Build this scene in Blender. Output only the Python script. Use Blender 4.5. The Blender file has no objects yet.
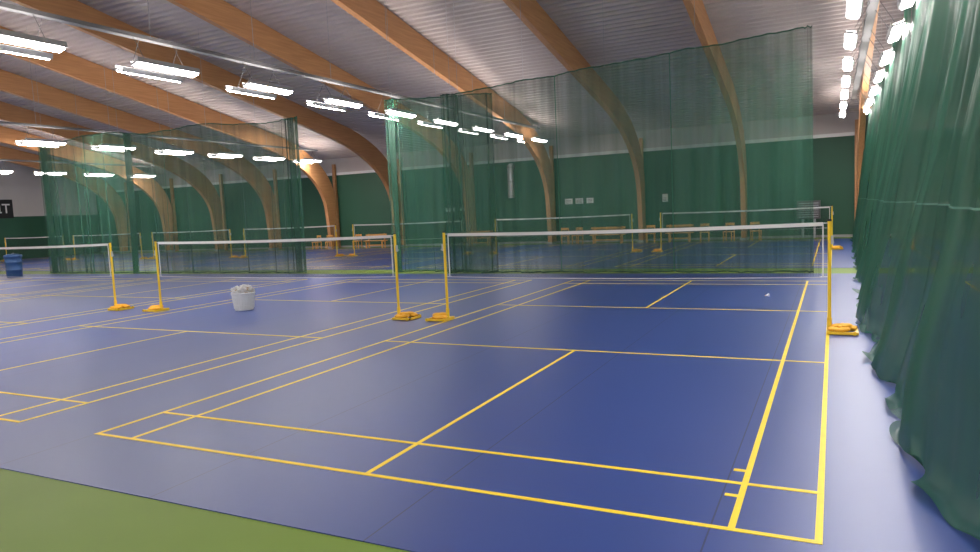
import bpy, bmesh, math, random
from mathutils import Matrix, Vector
random.seed(7)
S=bpy.context.scene
COL=S.collection
sin,cos,pi=math.sin,math.cos,math.pi

# ------------------------------------------------------------------ materials
def mat(name,color,rough=.6,metal=0,spec=.5,emit=None,estr=0):
    m=bpy.data.materials.new(name);m.use_nodes=True
    b=m.node_tree.nodes["Principled BSDF"]
    b.inputs["Base Color"].default_value=(*color,1);b.inputs["Roughness"].default_value=rough
    b.inputs["Metallic"].default_value=metal;b.inputs["Specular IOR Level"].default_value=spec
    if emit: b.inputs["Emission Color"].default_value=(*emit,1);b.inputs["Emission Strength"].default_value=estr
    return m
def noise_mat(name,c1,c2,scale,rough=.6,stretch=(1,1,1),spec=.5,detail=4,bump=0,rvar=0):
    m=mat(name,c1,rough,spec=spec);t=m.node_tree;N=t.nodes;L=t.links;b=N["Principled BSDF"]
    tc=N.new("ShaderNodeTexCoord");mp=N.new("ShaderNodeMapping");mp.inputs["Scale"].default_value=stretch
    nz=N.new("ShaderNodeTexNoise");nz.inputs["Scale"].default_value=scale;nz.inputs["Detail"].default_value=detail
    rp=N.new("ShaderNodeValToRGB");rp.color_ramp.elements[0].position=.3;rp.color_ramp.elements[1].position=.7
    rp.color_ramp.elements[0].color=(*c1,1);rp.color_ramp.elements[1].color=(*c2,1)
    L.new(tc.outputs["Object"],mp.inputs[0]);L.new(mp.outputs[0],nz.inputs["Vector"]);L.new(nz.outputs["Fac"],rp.inputs[0]);L.new(rp.outputs[0],b.inputs["Base Color"])
    if bump:
        bp=N.new("ShaderNodeBump");bp.inputs["Strength"].default_value=bump;L.new(nz.outputs["Fac"],bp.inputs["Height"]);L.new(bp.outputs[0],b.inputs["Normal"])
    if rvar:
        mr=N.new("ShaderNodeMapRange");mr.inputs[3].default_value=rough-rvar;mr.inputs[4].default_value=rough+rvar
        L.new(nz.outputs["Fac"],mr.inputs[0]);L.new(mr.outputs[0],b.inputs["Roughness"])
    return m
def floor_mat(name,c1,c2,seam,pitch,off):
    m=noise_mat(name,c1,c2,.35,rough=.40,stretch=(1,.35,1),rvar=.04,spec=.65);t=m.node_tree;N=t.nodes;L=t.links;b=N["Principled BSDF"]
    b.inputs["IOR"].default_value=1.55
    src=b.inputs["Base Color"].links[0].from_socket
    tc=N.new("ShaderNodeTexCoord");sp=N.new("ShaderNodeSeparateXYZ");L.new(tc.outputs["Object"],sp.inputs[0])
    a=N.new("ShaderNodeMath");a.operation='ADD';a.inputs[1].default_value=off;L.new(sp.outputs["X"],a.inputs[0])
    mo=N.new("ShaderNodeMath");mo.operation='WRAP';mo.inputs[1].default_value=0;mo.inputs[2].default_value=pitch;L.new(a.outputs[0],mo.inputs[0])
    lt=N.new("ShaderNodeMath");lt.operation='LESS_THAN';lt.inputs[1].default_value=.010;L.new(mo.outputs[0],lt.inputs[0])
    mx=N.new("ShaderNodeMix");mx.data_type='RGBA';L.new(lt.outputs[0],mx.inputs[0]);L.new(src,mx.inputs[6]);mx.inputs[7].default_value=(*seam,1)
    L.new(mx.outputs[2],b.inputs["Base Color"])
    nz=N.new("ShaderNodeTexNoise");nz.inputs["Scale"].default_value=60;L.new(tc.outputs["Object"],nz.inputs["Vector"])
    bp=N.new("ShaderNodeBump");bp.inputs["Strength"].default_value=.03;L.new(nz.outputs["Fac"],bp.inputs["Height"]);L.new(bp.outputs[0],b.inputs["Normal"])
    return m
def curtain_mat(name,col,opac,var=.08,sc=(5,5,.2)):
    m=bpy.data.materials.new(name);m.use_nodes=True;t=m.node_tree;N=t.nodes;L=t.links;N.clear()
    o=N.new("ShaderNodeOutputMaterial");tr=N.new("ShaderNodeBsdfTransparent");df=N.new("ShaderNodeBsdfPrincipled");tl=N.new("ShaderNodeBsdfTranslucent")
    df.inputs["Base Color"].default_value=(*col,1);df.inputs["Roughness"].default_value=.42;tl.inputs[0].default_value=(*[c*1.3 for c in col],1)
    m1=N.new("ShaderNodeMixShader");m1.inputs[0].default_value=.4;L.new(df.outputs[0],m1.inputs[1]);L.new(tl.outputs[0],m1.inputs[2])
    m2=N.new("ShaderNodeMixShader");L.new(tr.outputs[0],m2.inputs[1]);L.new(m1.outputs[0],m2.inputs[2])
    tc=N.new("ShaderNodeTexCoord");mp=N.new("ShaderNodeMapping");mp.inputs["Scale"].default_value=sc;nz=N.new("ShaderNodeTexNoise");nz.inputs["Scale"].default_value=.8
    mr=N.new("ShaderNodeMapRange");mr.inputs[1].default_value=.3;mr.inputs[2].default_value=.7;mr.inputs[3].default_value=opac-var;mr.inputs[4].default_value=opac+var
    L.new(tc.outputs["Object"],mp.inputs[0]);L.new(mp.outputs[0],nz.inputs["Vector"]);L.new(nz.outputs["Fac"],mr.inputs[0]);L.new(mr.outputs[0],m2.inputs[0])
    L.new(m2.outputs[0],o.inputs[0]);return m
def net_mat():
    m=bpy.data.materials.new("net_cord");m.use_nodes=True;t=m.node_tree;N=t.nodes;L=t.links;N.clear()
    o=N.new("ShaderNodeOutputMaterial");tr=N.new("ShaderNodeBsdfTransparent");df=N.new("ShaderNodeBsdfDiffuse");df.inputs[0].default_value=(.035,.03,.035,1)
    mx=N.new("ShaderNodeMixShader");tc=N.new("ShaderNodeTexCoord");sp=N.new("ShaderNodeSeparateXYZ");L.new(tc.outputs["Object"],sp.inputs[0])
    outs=[]
    for ax in ("X","Z"):
        w=N.new("ShaderNodeMath");w.operation='WRAP';w.inputs[1].default_value=0;w.inputs[2].default_value=.02;L.new(sp.outputs[ax],w.inputs[0])
        l=N.new("ShaderNodeMath");l.operation='LESS_THAN';l.inputs[1].default_value=.0025;L.new(w.outputs[0],l.inputs[0]);outs.append(l)
    mm=N.new("ShaderNodeMath");mm.operation='MAXIMUM';L.new(outs[0].outputs[0],mm.inputs[0]);L.new(outs[1].outputs[0],mm.inputs[1])
    L.new(mm.outputs[0],mx.inputs[0]);L.new(tr.outputs[0],mx.inputs[1]);L.new(df.outputs[0],mx.inputs[2]);L.new(mx.outputs[0],o.inputs[0]);return m

M=dict(
 blue=floor_mat("blue_vinyl_floor",(.019,.050,.225),(.027,.061,.260),(.010,.018,.08),1.83,.6),
 green=noise_mat("green_vinyl_floor",(.150,.235,.030),(.180,.280,.042),.5,rough=.55,spec=.3),
 yline=noise_mat("yellow_line_paint",(.95,.70,.03),(.90,.64,.03),8,rough=.5),
 wallg=noise_mat("green_wall_paint",(.018,.085,.048),(.022,.10,.058),.6,rough=.6),
 wallw=noise_mat("grey_white_wall_paint",(.50,.47,.46),(.55,.52,.51),.5,rough=.8),
 wood=noise_mat("glulam_timber",(.48,.225,.088),(.60,.305,.13),2.2,rough=.45,stretch=(8,.4,8)),
 benchw=noise_mat("bench_timber",(.80,.36,.07),(.86,.44,.11),5,rough=.45,stretch=(1,8,8)),
 roof=noise_mat("corrugated_roof_sheet",(.47,.41,.40),(.53,.465,.455),.4,rough=.5),
 steel=mat("galvanised_steel",(.42,.42,.44),.4,.7),
 tray=mat("cable_tray_grey",(.11,.11,.115),.6),
 grey=mat("grey_plastic",(.30,.31,.33),.5),
 dark=mat("dark_fabric",(.012,.014,.016),.7),
 white=mat("white_plastic",(.80,.80,.80),.5),
 tape=mat("white_net_tape",(.66,.63,.62),.7),
 seam=mat("pale_seam_tape",(.10,.26,.19),.7),
 ypost=mat("yellow_powder_coat",(.85,.55,.02),.35),
 weight=noise_mat("orange_yellow_weight_bag",(.78,.36,.02),(.88,.46,.03),9,rough=.6,bump=.3),
 rubber=mat("black_rubber",(.02,.02,.02),.7),
 bin=mat("blue_bin_plastic",(.03,.10,.26),.45),
 lamp=mat("lamp_diffuser_glow",(1,1,1),.5,emit=(1,.95,.91),estr=66),
 upfill=mat("added_ceiling_fill_glow",(1,1,1),.5,emit=(1,.92,.86),estr=29),  # upward glow added to brighten the ceiling, not a known lamp part
 lampbody=mat("lamp_housing_grey",(.45,.45,.46),.5),
 cur=curtain_mat("green_mesh_curtain",(.046,.165,.108),.50,.12),
 curR=curtain_mat("green_mesh_curtain_dense",(.034,.145,.090),.74,.10,(3,3,.3)),
 hem=mat("curtain_hem",(.03,.13,.08),.7),
 net=net_mat(),
 cork=mat("cork",(.6,.45,.3),.7),
)

# ------------------------------------------------------------------ builder
class B:
    def __init__(s): s.v=[];s.f=[];s.m=[];s.mats=[];s.sm=[]
    def mi(s,k):
        if k not in s.mats: s.mats.append(k)
        return s.mats.index(k)
    def add(s,vs,fs,k,smooth=False):
        o=len(s.v);s.v+=[tuple(x) for x in vs];i=s.mi(k)
        for f in fs: s.f.append([a+o for a in f]);s.m.append(i);s.sm.append(smooth)
    def box(s,c,d,k,rot=None):
        vs=[]
        for x in(-.5,.5):
            for y in(-.5,.5):
                for z in(-.5,.5):
                    p=Vector((x*d[0],y*d[1],z*d[2]))
                    if rot: p=rot@p
                    vs.append(p+Vector(c))
        s.add(vs,[(0,1,3,2),(4,6,7,5),(0,4,5,1),(2,3,7,6),(0,2,6,4),(1,5,7,3)],k)
    def bb(s,x0,x1,y0,y1,z0,z1,k): s.box(((x0+x1)/2,(y0+y1)/2,(z0+z1)/2),(x1-x0,y1-y0,z1-z0),k)
    def cyl(s,p0,p1,r,k,n=10,r2=None,cap=True):
        p0=Vector(p0);p1=Vector(p1);d=(p1-p0).normalized();a=d.orthogonal().normalized();b=d.cross(a);r2=r if r2 is None else r2
        vs=[p0+(a*cos(2*pi*i/n)+b*sin(2*pi*i/n))*r for i in range(n)]+[p1+(a*cos(2*pi*i/n)+b*sin(2*pi*i/n))*r2 for i in range(n)]
        s.add(vs,[(i,(i+1)%n,n+(i+1)%n,n+i) for i in range(n)],k,True)
        if cap: s.add(vs,[tuple(range(n))[::-1],tuple(range(n,2*n))],k)
    def lathe(s,prof,c,k,n=20):
        vs=[];c=Vector(c)
        for r,z in prof:
            for i in range(n): vs.append(c+Vector((r*cos(2*pi*i/n),r*sin(2*pi*i/n),z)))
        fs=[]
        for j in range(len(prof)-1):
            for i in range(n): fs.append((j*n+i,j*n+(i+1)%n,(j+1)*n+(i+1)%n,(j+1)*n+i))
        s.add(vs,fs,k,True)
    def grid(s,fn,nu,nv,k,smooth=True):
        vs=[fn(i/nu,j/nv) for i in range(nu+1) for j in range(nv+1)]
        s.add(vs,[(i*(nv+1)+j,(i+1)*(nv+1)+j,(i+1)*(nv+1)+j+1,i*(nv+1)+j+1) for i in range(nu) for j in range(nv)],k,smooth)
    def make(s,name,parent=None,bevel=0):
        me=bpy.data.meshes.new(name);me.from_pydata(s.v,[],s.f)
        for k in s.mats: me.materials.append(M[k])
        me.polygons.foreach_set("material_index",s.m);me.polygons.foreach_set("use_smooth",s.sm);me.update()
        o=bpy.data.objects.new(name,me);COL.objects.link(o)
        if parent: o.parent=parent
        if bevel:
            md=o.modifiers.new("bevel","BEVEL");md.width=bevel;md.segments=2;md.limit_method='ANGLE'
        return o
def empty(name):
    e=bpy.data.objects.new(name,None);COL.objects.link(e);return e

XL,XR,YB=-52.0,24.0,32.5
# ------------------------------------------------------------------ floor
b=B();b.bb(XL,XR,-16,YB,-.1,0,"green");b.make("floor")
for y0,y1 in((-.87,15.15),(16.7,31.1)):
    b=B();b.bb(XL+.6,XR-.6,y0,y1,.0,.006,"blue");b.make("blue_sports_flooring")
def court_lines(x0,y0,main=False):
    b=B();z0,z1=.006,.009;w=.04;X=lambda a:x0-6.1+a
    k="yline"
    def vx(a,ya,yb,w=w): b.bb(X(a),X(a)+w,y0+ya,y0+yb,z0,z1,k)
    def hy(y,a=0,c=6.1,w=w): b.bb(X(a),X(c),y0+y,y0+y+w,z0,z1+.0004,k)
    vx(0,0,13.4);vx(.46,0,13.4);vx(5.60,0,13.4);vx(6.06,0,13.4)
    for y in(0,.72,4.68,8.68,12.64,13.36): hy(y)
    vx(3.03,0,4.7);vx(3.03,8.7,13.4)
    if main:
        hy(.50,5.52,5.60);hy(.96,5.52,5.60)
    b.make("badminton_court_lines")
PX=[0,-7.25,-14.95,-22.1,-29.2,-36.3,-43.4]
for i,x in enumerate(PX):
    court_lines(x,0,i==0);court_lines(x,17.3)
for x in(8.6,15.7): court_lines(x,0);court_lines(x,17.3)

# ------------------------------------------------------------------ walls
b=B();b.bb(XL,XR,YB,YB+.2,0,4.75,"wallg");b.bb(XL,XR,YB,YB+.2,4.75,6.2,"wallw");b.make("wall_back")
b=B();b.bb(XL-.2,XL,-16,YB+.2,0,3.0,"wallg");b.bb(XL-.2,XL,-16,YB+.2,3.0,14,"wallw");b.make("wall_left")
b=B();b.bb(XR,XR+.2,-16,YB+.2,0,3.0,"wallg");b.bb(XR,XR+.2,-16,YB+.2,3.0,14,"wallw");b.make("wall_right")
b=B();b.bb(XL,XR,YB-.06,YB,4.62,4.78,"white");b.make("trim_1")
b=B();b.bb(XL,XR,YB-.03,YB,0,.12,"grey");b.make("baseboard_back")

# ------------------------------------------------------------------ roof
SL=.205;RY=-6.0
def zroof(y): 
    return 5.65+(YB-y)*SL if y>=RY else 5.65+(YB-RY)*SL-(RY-y)*SL
prof=[];y=-16.0;P=.30
while y<YB+.2:
    for dy,dz in((0,0),(.10,0),(.14,.07),(.26,.07)): prof.append((y+dy,zroof(y+dy)+dz))
    y+=P
b=B();vs=[];n=len(prof)
for x in(XL,XR): vs+=[(x,p[0],p[1]) for p in prof]
b.add(vs,[(i,i+1,n+i+1,n+i) for i in range(n-1)],"roof");b.make("ceiling")

def frame(x):
    def bez(p0,p1,p2,t): return((1-t)**2*p0[0]+2*t*(1-t)*p1[0]+t*t*p2[0],(1-t)**2*p0[1]+2*t*(1-t)*p1[1]+t*t*p2[1])
    zb=lambda y:zroof(y)-.95
    zt=lambda y:zroof(y)-.03
    inner=[(31.35,0.0),(31.3,1.2),(31.2,2.2)];outer=[(31.85,0.0),(31.95,1.2),(32.0,2.6)]
    for i in range(1,15):
        t=i/14
        inner.append(bez((31.2,2.2),(31.0,4.9),(25.6,zb(25.6)),t));outer.append(bez((32.0,2.6),(32.2,5.35),(27.4,zt(27.4)),t))
    for yy in(20,14,8,2,RY): inner.append((yy,zb(yy)));outer.append((yy,zt(yy)))
    for yy in(-12,-16): inner.append((yy,zb(yy)));outer.append((yy,zt(yy)))
    b=B();n=len(inner);w=.11;vs=[]
    for xx in(x-w,x+w):
        vs+=[(xx,)+p for p in inner];vs+=[(xx,)+p for p in outer]
    fs=[]
    for i in range(n-1):
        fs.append((i,i+1,n+i+1,n+i));fs.append((2*n+i,3*n+i,3*n+i+1,2*n+i+1))
        fs.append((i,2*n+i,2*n+i+1,i+1));fs.append((n+i,n+i+1,3*n+i+1,3*n+i))
    fs.append((0,n,3*n,2*n));fs.append((n-1,3*n-1,4*n-1,2*n-1))
    b.add(vs,fs,"wood");b.bb(x-.16,x+.16,31.25,31.95,0,.12,"steel")
    b.make("glulam_arch_beam")
for i in range(-4,10): frame(-3.8-4.92*i)
for i in range(-4,10):
    x=-3.8-4.92*i-.12
    b=B();b.bb(x-.09,x+.09,YB-.25,YB-.07,0,5.3,"wood");b.make("timber_wall_column")

# ------------------------------------------------------------------ lights
def lightrow(xc,y0,n,pitch=3.08,z=5.28,gap=.42):
    b=B();ye=y0+pitch*(n-1)+1
    for sgn in(-1,1):
        x=xc+sgn*gap;rot=Matrix.Rotation(-sgn*math.radians(15),3,'Y')
        for i in range(n):
            y=y0+i*pitch+(0 if sgn>0 else .25)
            c=Vector((x,y,z))
            b.box(c,(.24,1.58,.045),"lampbody",rot)
            b.box(c+rot@Vector((0,0,-.040)),(.17,1.5,.034),"lamp",rot)
            b.box(c+rot@Vector((0,0,.030)),(.17,1.5,.014),"upfill",rot)  # added glowing strip on top, throws fill light at the roof
            for q in(-.12,.12): b.box(c+rot@Vector((q,0,.022)),(.01,1.58,.11),"lampbody",rot)  # raised side fins added to screen the top strip's glow from view
            b.cyl((x,y-.5,z+.02),(xc+sgn*.07,y-.5,z+.62),.006,"tray",5);b.cyl((x,y+.5,z+.02),(xc+sgn*.07,y+.5,z+.62),.006,"tray",5)
    b.bb(xc-.09,xc+.09,y0-1.2,ye,z+.62,z+.65,"tray")
    for sx in(-.09,.09): b.bb(xc+sx-.01,xc+sx+.01,y0-1.2,ye,z+.62,z+.70,"tray")
    b.cyl((xc-.03,y0-1.2,z+.68),(xc-.03,ye,z+.68),.025,"grey",8)
    y=y0
    while y<ye-1:
        b.cyl((xc,y,z+.65),(xc,y,zroof(y)+.02),.008,"steel",5)
        y+=pitch
    b.make("suspended_light_row")
for xc in(.80,-13.33,-27.5,-41.6): lightrow(xc,-2.29 if xc<0 else -2.0,11)
lightrow(14.9,-2.0,11)

# ------------------------------------------------------------------ curtains
def curtain(name,x0,x1,y,ztop,bunch,k="cur",seed=0,seams=()):
    rd=random.Random(seed);ph=[rd.uniform(0,6.28) for _ in range(8)]
    L=x1-x0;n=int(L/.035);b=B()
    def dens(x):
        d=0
        for c,w in bunch: d=max(d,math.exp(-((x-c)/w)**2))
        return d
    def fn(u,v):
        x=x0+u*L;zt=ztop(x);z=.015+v*(zt-.015)
        d=dens(x);amp=(.05+.06*(1-v))
        o=amp*(sin(x*4.1+ph[0]+.25*v)+.6*sin(x*9.3+ph[1]-.4*v)+.5*sin(x*19+ph[2]))
        o+=d*.15*sin(x*52+ph[3])
        o+=.05*sin(x*.7+ph[4])*(1-v)
        zz=z+(.015*sin(x*2.6+ph[5])*v)
        return (x+.03*sin(x*6+ph[6])*(1-v),y+o,zz)
    b.grid(fn,n,14,k)
    def hd(u,v):
        p=fn(u,1);return (p[0],p[1]+.004,p[2]-.03+v*.035)
    b.grid(hd,n,1,"hem")
    def ft(u,v):
        p=fn(u,0);return (p[0],p[1]+.004,p[2]+v*.04)
    b.grid(ft,n,1,"hem")
    for sx in seams:
        u=(sx-x0)/L
        def sm(a,v,u=u):
            p=fn(u+(a-.5)*.025/L,v);return (p[0],p[1]-.005,p[2])
        b.grid(sm,1,14,"hem")
    x=x0+.3
    while x<x1:
        b.cyl((x,y,ztop(x)-.05),(x,y,zroof(y)+.02),.006,"steel",4,cap=False);x+=2.46
    b.make(name)
lerp=lambda a,b,t:a+(b-a)*t
curtain("divider_curtain",-13.3,-9.35,15.78,lambda x:lerp(5.70,5.50,(x+13.3)/3.95),[(-13.0,.35),(-10.6,.22),(-9.5,.12)],seed=1)
curtain("divider_curtain",-10.9,-.42,15.40,lambda x:lerp(5.62,6.08,(x+9.3)/8.9),[(-10.7,.2),(-.5,.12)],seed=2,seams=(-7.2,-3.9))
curtain("divider_curtain",-31.3,-16.75,15.5,lambda x:lerp(5.85,5.45,(x+31.3)/14.5)+.08*sin(x*1.1),[(-31,.3),(-25.5,.25),(-17.1,.3)],seed=3,seams=(-28.2,-23.5))

def side():
    ph=[1.3,.4,2.2,5.1,3.3];b=B();ya,yb=-3.2,31.2;L=yb-ya
    def bx(y):
        pts=[(-4,.95),(0,.72),(1.7,.58),(3.6,.54),(7,.48),(15,.64),(32,.85)]
        for (a,c),(d,e) in zip(pts,pts[1:]):
            if y<=d:
                t=(y-a)/(d-a);t=t*t*(3-2*t);return c+(e-c)*t
        return .85
    def fn(u,v):
        y=ya+u*L
        z0=5.62;w=v*1.06-.06
        if w<0:
            q=-w/.06
            x=bx(y)-(.05+.05*sin(y*2.9)+.04*sin(y*6.1+2))*q+.05*sin(y*2.1+ph[0])+.03*sin(y*5.3+1)+.02*sin(y*11);z=.02+.035*(1+sin(y*9+ph[1]))*q
            return (x,y,z)
        lo=(1-w)
        x=1.42+(bx(y)-1.42)*(lo**1.35)
        a=.05+.03*lo
        x+=a*(sin(y*2.1+ph[0]+1.5*w)+.45*sin(y*5.3+1-1.6*w)+.18*sin(y*11+ph[3]+1.2*w)+.06*sin(y*23))
        x+=.10*sin(y*.9+ph[4])*w*lo*3
        x+=.03*sin(w*19+y*1.3)*max(0,lo-.35)*1.5
        z=.04+w*z0 +(.05*sin(y*2)*(1 if w>.9 else 0))
        return (x,y+.02*sin(z*3),z)
    n=int(L/.05);b.grid(fn,n,34,"curR")
    def band(v0,v1,k,off):
        def g(u,v):
            p=fn(u,v0+(v1-v0)*v);return (p[0]-off,p[1],p[2])
        b.grid(g,n,1,k)
    band(.985,1.0,"hem",.006);band(.348,.3505,"seam",.006)
    y=ya+.5
    while y<yb:
        b.cyl((1.42,y,5.6),(1.42,y,zroof(y)+.02),.006,"steel",4,cap=False);y+=2.5
    b.make("divider_curtain")
side()

# ------------------------------------------------------------------ nets
def net(xr,y,W=6.1):
    e=empty("badminton_net");xl=xr-W
    def sag(x): return 1.55-.026*(1-((x-(xr-W/2))/(W/2))**2)
    b=B()
    b.grid(lambda u,v:(xl+.1+u*(W-.2),y,sag(xl+.1+u*(W-.2))-.76+v*.72),24,1,"net",False);b.make("mesh",e)
    b=B()
    for q in(-.006,.006):
        b.grid(lambda u,v:(xl+.08+u*(W-.16),y+q,sag(xl+.08+u*(W-.16))-.052+v*.052),24,1,"tape",False)
    for s in(.08,W-.08): b.bb(xl+s-.008,xl+s+.008,y-.005,y+.005,.78,1.52,"tape")
    b.grid(lambda u,v:(xl+.1+u*(W-.2),y,sag(xl+.1+u*(W-.2))-.77+v*.011),24,1,"tape",False)
    b.make("top_tape",e)
    b=B()
    for zz in(1.535,.79):
        b.cyl((xl,y,zz),(xl+.12,y,zz),.005,"white",5);b.cyl((xr,y,zz),(xr-.12,y,zz),.005,"white",5)
    b.make("tension_cords",e)
    for nm,x,s in(("post_left",xl,-1),("post_right",xr,1)):
        b=B();D=.34
        b.cyl((x,y,.03),(x,y,1.56),.024,"ypost",12);b.cyl((x,y,1.56),(x,y,1.59),.03,"rubber",12)
        b.cyl((x,y,.03),(x,y,.22),.032,"ypost",12)
        b.box((x+s*.035,y,1.30),(.035,.03,.12),"steel");b.cyl((x+s*.05,y-.03,1.27),(x+s*.05,y+.03,1.27),.012,"steel",8)
        for dy in(-.17,.17): b.bb(min(x,x+s*D)-.02,max(x,x+s*D)+.02,y+dy-.02,y+dy+.02,.014,.05,"ypost")
        b.bb(x-.03,x+.03,y-.19,y+.19,.014,.055,"ypost");b.bb(x+s*D-.02,x+s*D+.02,y-.19,y+.19,.014,.05,"ypost")
        for dy in(-.21,.21):
            b.cyl((x+s*(D-.03),y+dy-.015,.040),(x+s*(D-.03),y+dy+.015,.040),.028,"ypost",12)
        b.make(nm,e,.003)
        for q,(ox,oy,rot) in enumerate(((.12,-.08,.15),(.21,.08,-.2),(.16,.01,.7))):
            cx,cy=x+s*ox,y+oy;zz=.030+(.030 if q==2 else 0)
            bb=B()
            def pil(u,v,cx=cx,cy=cy,rot=rot,zz=zz,q=q):
                th=2*pi*u;ph=pi*(v-.5)
                cx_=abs(cos(ph))**.6;X=.14*cx_*math.copysign(abs(cos(th))**.6,cos(th));Y=.085*cx_*math.copysign(abs(sin(th))**.6,sin(th))
                Z=.030*math.copysign(abs(sin(ph))**.8,sin(ph))+.006*sin(th*5+q)
                return (cx+X*cos(rot)-Y*sin(rot),cy+X*sin(rot)+Y*cos(rot),zz+.045+Z)
            bb.grid(pil,24,10,"weight");bb.make("weight_bag_%d"%(q+1),e)
for i,x in enumerate(PX):
    if i==1: net(-7.13,6.7,6.30)
    else: net(x,6.7)
    net(x,24.0)
for x in(8.6,): net(x,6.7);net(x,24.0)

# ------------------------------------------------------------------ shuttlecocks
def shuttle(b,c,d):
    c=Vector(c);d=Vector(d).normalized();q=Vector((0,0,1)).rotation_difference(d).to_matrix()
    n=16
    def P(r,z,a): return c+q@Vector((r*cos(a),r*sin(a),z))
    for r0,r1,z0,z1,k in((0.001,.010,-.026,-.022,"cork"),(.010,.013,-.022,-.012,"cork"),(.013,.013,-.012,0,"cork")):
        vs=[P(r0,z0,2*pi*i/n) for i in range(n)]+[P(r1,z1,2*pi*i/n) for i in range(n)];b.add(vs,[(i,(i+1)%n,n+(i+1)%n,n+i) for i in range(n)],k,True)
    for i in range(n):
        a=2*pi*i/n;w=.17
        b.add([P(.012,0,a-w*.5),P(.012,0,a+w*.5),P(.030,.052,a+w),P(.033,.062,a),P(.030,.052,a-w)],[(0,1,2,3,4)],"white")
b=B();shuttle(b,(-1.13,10.5,.036),(.7,.4,.12));b.make("shuttlecock")

e=empty("shuttlecock_basket");bx,by=-11.45,7.2
b=B();n=28
b.lathe([(.001,.0),(.19,.0),(.195,.02),(.20,.05)],(bx,by,.008),"white",n)
b.lathe([(.190,.05),(.225,.36)],(bx,by,.006),"white",n)
for i in range(26):
    a=2*pi*i/26;p0=(bx+.20*cos(a),by+.20*sin(a),.05);p1=(bx+.236*cos(a),by+.236*sin(a),.36);b.cyl(p0,p1,.010,"white",5)
for r,z in((.208,.13),(.219,.215),(.229,.30)):
    b.lathe([(r-.006,z-.01),(r+.006,z-.01),(r+.006,z+.01),(r-.006,z+.01),(r-.006,z-.01)],(bx,by,0),"white",n)
b.lathe([(.225,.355),(.25,.355),(.255,.38),(.245,.392),(.222,.385),(.225,.355)],(bx,by,0),"white",n)
for s in(-1,1):
    pr=None
    for i in range(9):
        a=pi*i/8;p=Vector((bx+.10*cos(a),by+s*.24,.38+.06*sin(a)))
        if pr: b.cyl(pr,p,.010,"white",6)
        pr=p
b.make("basket",e)
b=B()
for i in range(230):
    a=random.uniform(0,6.28);r=.20*math.sqrt(random.random());z=random.uniform(.35,.50)-r*.25+.02
    shuttle(b,(bx+r*cos(a),by+r*sin(a),z),(random.uniform(-1,1),random.uniform(-1,1),random.uniform(-.3,.9)))
b.make("shuttlecocks",e)

e=empty("wheeled_barrel_bin");c=(-30.9,13.7,.007)
b=B();b.lathe([(.001,0),(.27,0),(.285,.03),(.30,.30),(.312,.31),(.312,.34),(.30,.35),(.315,.62),(.327,.63),(.327,.66),(.315,.67),(.32,.86),(.335,.87),(.335,.90),(.30,.90)],c,"bin",28);b.make("body",e)
b=B();b.lathe([(.34,.87),(.345,.90),(.33,.94),(.2,.985),(.001,1.0)],c,"bin",28);b.cyl((c[0]-.07,c[1],1.0),(c[0]+.07,c[1],1.03),.02,"grey",8);b.make("lid",e)

FZ=.011
def bench(x,y,L=1.6,back=True):
    b=B();bb=lambda x0,x1,y0,y1,z0,z1,k:b.bb(x0,x1,y0,y1,z0+FZ,z1+FZ,k)
    for i in range(3): bb(x-L/2,x+L/2,y-.19+i*.135,y-.08+i*.135,.43,.465,"benchw")
    for s in(-1,1):
        xx=x+s*(L/2-.18)
        bb(xx-.03,xx+.03,y-.18,y-.12,0,.43,"benchw");bb(xx-.03,xx+.03,y+.12,y+.18,0,.86 if back else .43,"benchw");bb(xx-.025,xx+.025,y-.15,y+.15,.36,.43,"benchw")
    bb(x-L/2+.18,x+L/2-.18,y-.02,y+.02,.15,.21,"benchw")
    if back:
        for z in(.60,.74): bb(x-L/2,x+L/2,y+.10,y+.13,z,z+.10,"benchw")
    b.make("wooden_bench",None,.004)
def chair(x,y,r):
    b=B();R=Matrix.Rotation(r,3,'Z')
    def bx_(c,d,k="benchw"): b.box(R@Vector(c)+Vector((x,y,FZ)),d,k,R)
    bx_((0,0,.45),(.44,.44,.04));
    for sx in(-.19,.19):
        bx_((sx,-.19,.215),(.04,.04,.43));bx_((sx,.19,.43),(.04,.04,.86))
        bx_((sx,0,.2),(.025,.36,.03))
    bx_((0,.2,.80),(.42,.025,.12));bx_((0,.2,.64),(.42,.025,.06))
    b.make("wooden_chair",None,.004)
for x,L in((-6.7,1.3),(-10.3,1.8),(-17.6,1.5),(-24.6,1.5)): bench(x,30.85,L)
for x,r in((-3.2,.3),(-4.4,-.2),(-5.5,.1),(-11.9,-.3),(-12.6,.2),(-28.0,.4),(-29.0,-.3),(-25.9,.1),(-8.1,.1)): chair(x,30.8,r)

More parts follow.
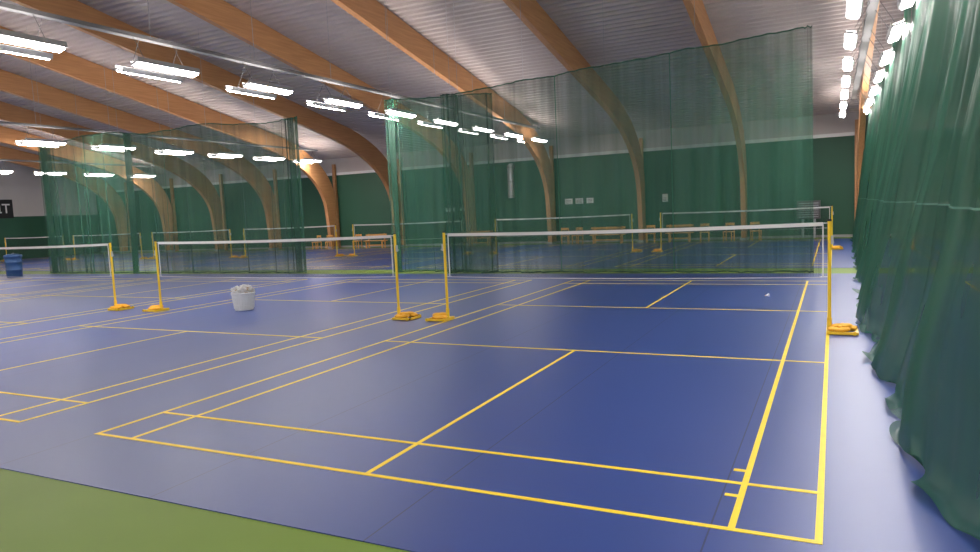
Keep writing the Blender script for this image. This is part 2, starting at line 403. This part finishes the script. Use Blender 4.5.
b=B();x=-16.2
b.cyl((x,YB-.25,2.6),(x,YB-.25,4.4),.19,"steel",20)
for z in(2.7,3.5,4.3): b.cyl((x,YB-.25,z-.03),(x,YB-.25,z+.03),.20,"grey",20)
b.cyl((x,YB-.25,4.35),(x,YB-.002,4.35),.17,"steel",16);b.make("ventilation_duct")
YW=YB-.002
for k,(x,z,w,h) in enumerate(((-12.9,2.25,.45,.32),(-12.3,2.25,.45,.32),(-11.7,2.25,.4,.3),(-20.3,2.1,.6,.25),(-19.4,2.1,.5,.25),(-7.7,2.2,.3,.42))):
    b=B();b.bb(x-w/2,x+w/2,YW-.03,YW,z-h/2,z+h/2,"grey");b.bb(x-w/2+.02,x+w/2-.02,YW-.036,YW-.03,z-h/2+.02,z+h/2-.02,"white")
    for j in range(3): b.bb(x-w/2+.05,x+w/2-.08,YW-.038,YW-.036,z-h/2+.06+j*.07,z-h/2+.08+j*.07,"dark")
    b.make("notice_board")
b=B();b.bb(-1.5,-.5,YB-.42,YB-.035,.9,1.75,"tray")
for j in range(7): b.bb(-1.42,-.58,YB-.435,YB-.42,.97+j*.105,1.02+j*.105,"grey")
b.bb(-1.3,-1.2,YB-.3,YB-.035,0,.9,"steel");b.bb(-.8,-.7,YB-.3,YB-.035,0,.9,"steel");b.make("air_handling_unit",None,.01)
XB=XL+.002
b=B();b.bb(XB,XB+.03,22.4,26.15,2.9,4.2,"dark")
def L2(y0,y1,z0,z1): b.bb(XB+.03,XB+.035,y0,y1,z0,z1,"white")
L2(24.85,25.30,3.80,3.90);L2(24.85,24.95,3.30,3.90);L2(25.20,25.30,3.30,3.90);L2(24.85,25.38,3.25,3.35)
L2(25.42,25.95,3.80,3.90);L2(25.64,25.74,3.25,3.90)
b.make("sponsor_banner")

# ------------------------------------------------------------------ world + camera
w=bpy.data.worlds.new("hall_ambient");S.world=w;w.use_nodes=True
bg=w.node_tree.nodes["Background"];bg.inputs[0].default_value=(1,.95,.92,1);bg.inputs[1].default_value=1.1
S.view_settings.view_transform='Standard';S.view_settings.exposure=0.12
cam=bpy.data.cameras.new("camera");co=bpy.data.objects.new("camera",cam);COL.objects.link(co);S.camera=co
q=[0.05326,-4.08345,1.89643,0.45584,-0.09125,-0.04384,704.57657]
f=Vector((-sin(q[3])*cos(q[4]),cos(q[3])*cos(q[4]),sin(q[4])));ri=f.cross(Vector((0,0,1))).normalized();up=ri.cross(f)
r=ri*cos(q[5])+up*sin(q[5]);u=up*cos(q[5])-ri*sin(q[5])
co.matrix_world=Matrix(((r[0],u[0],-f[0],q[0]),(r[1],u[1],-f[1],q[1]),(r[2],u[2],-f[2],q[2]),(0,0,0,1)))
cam.sensor_width=36;cam.lens=q[6]*36/980;cam.clip_end=200
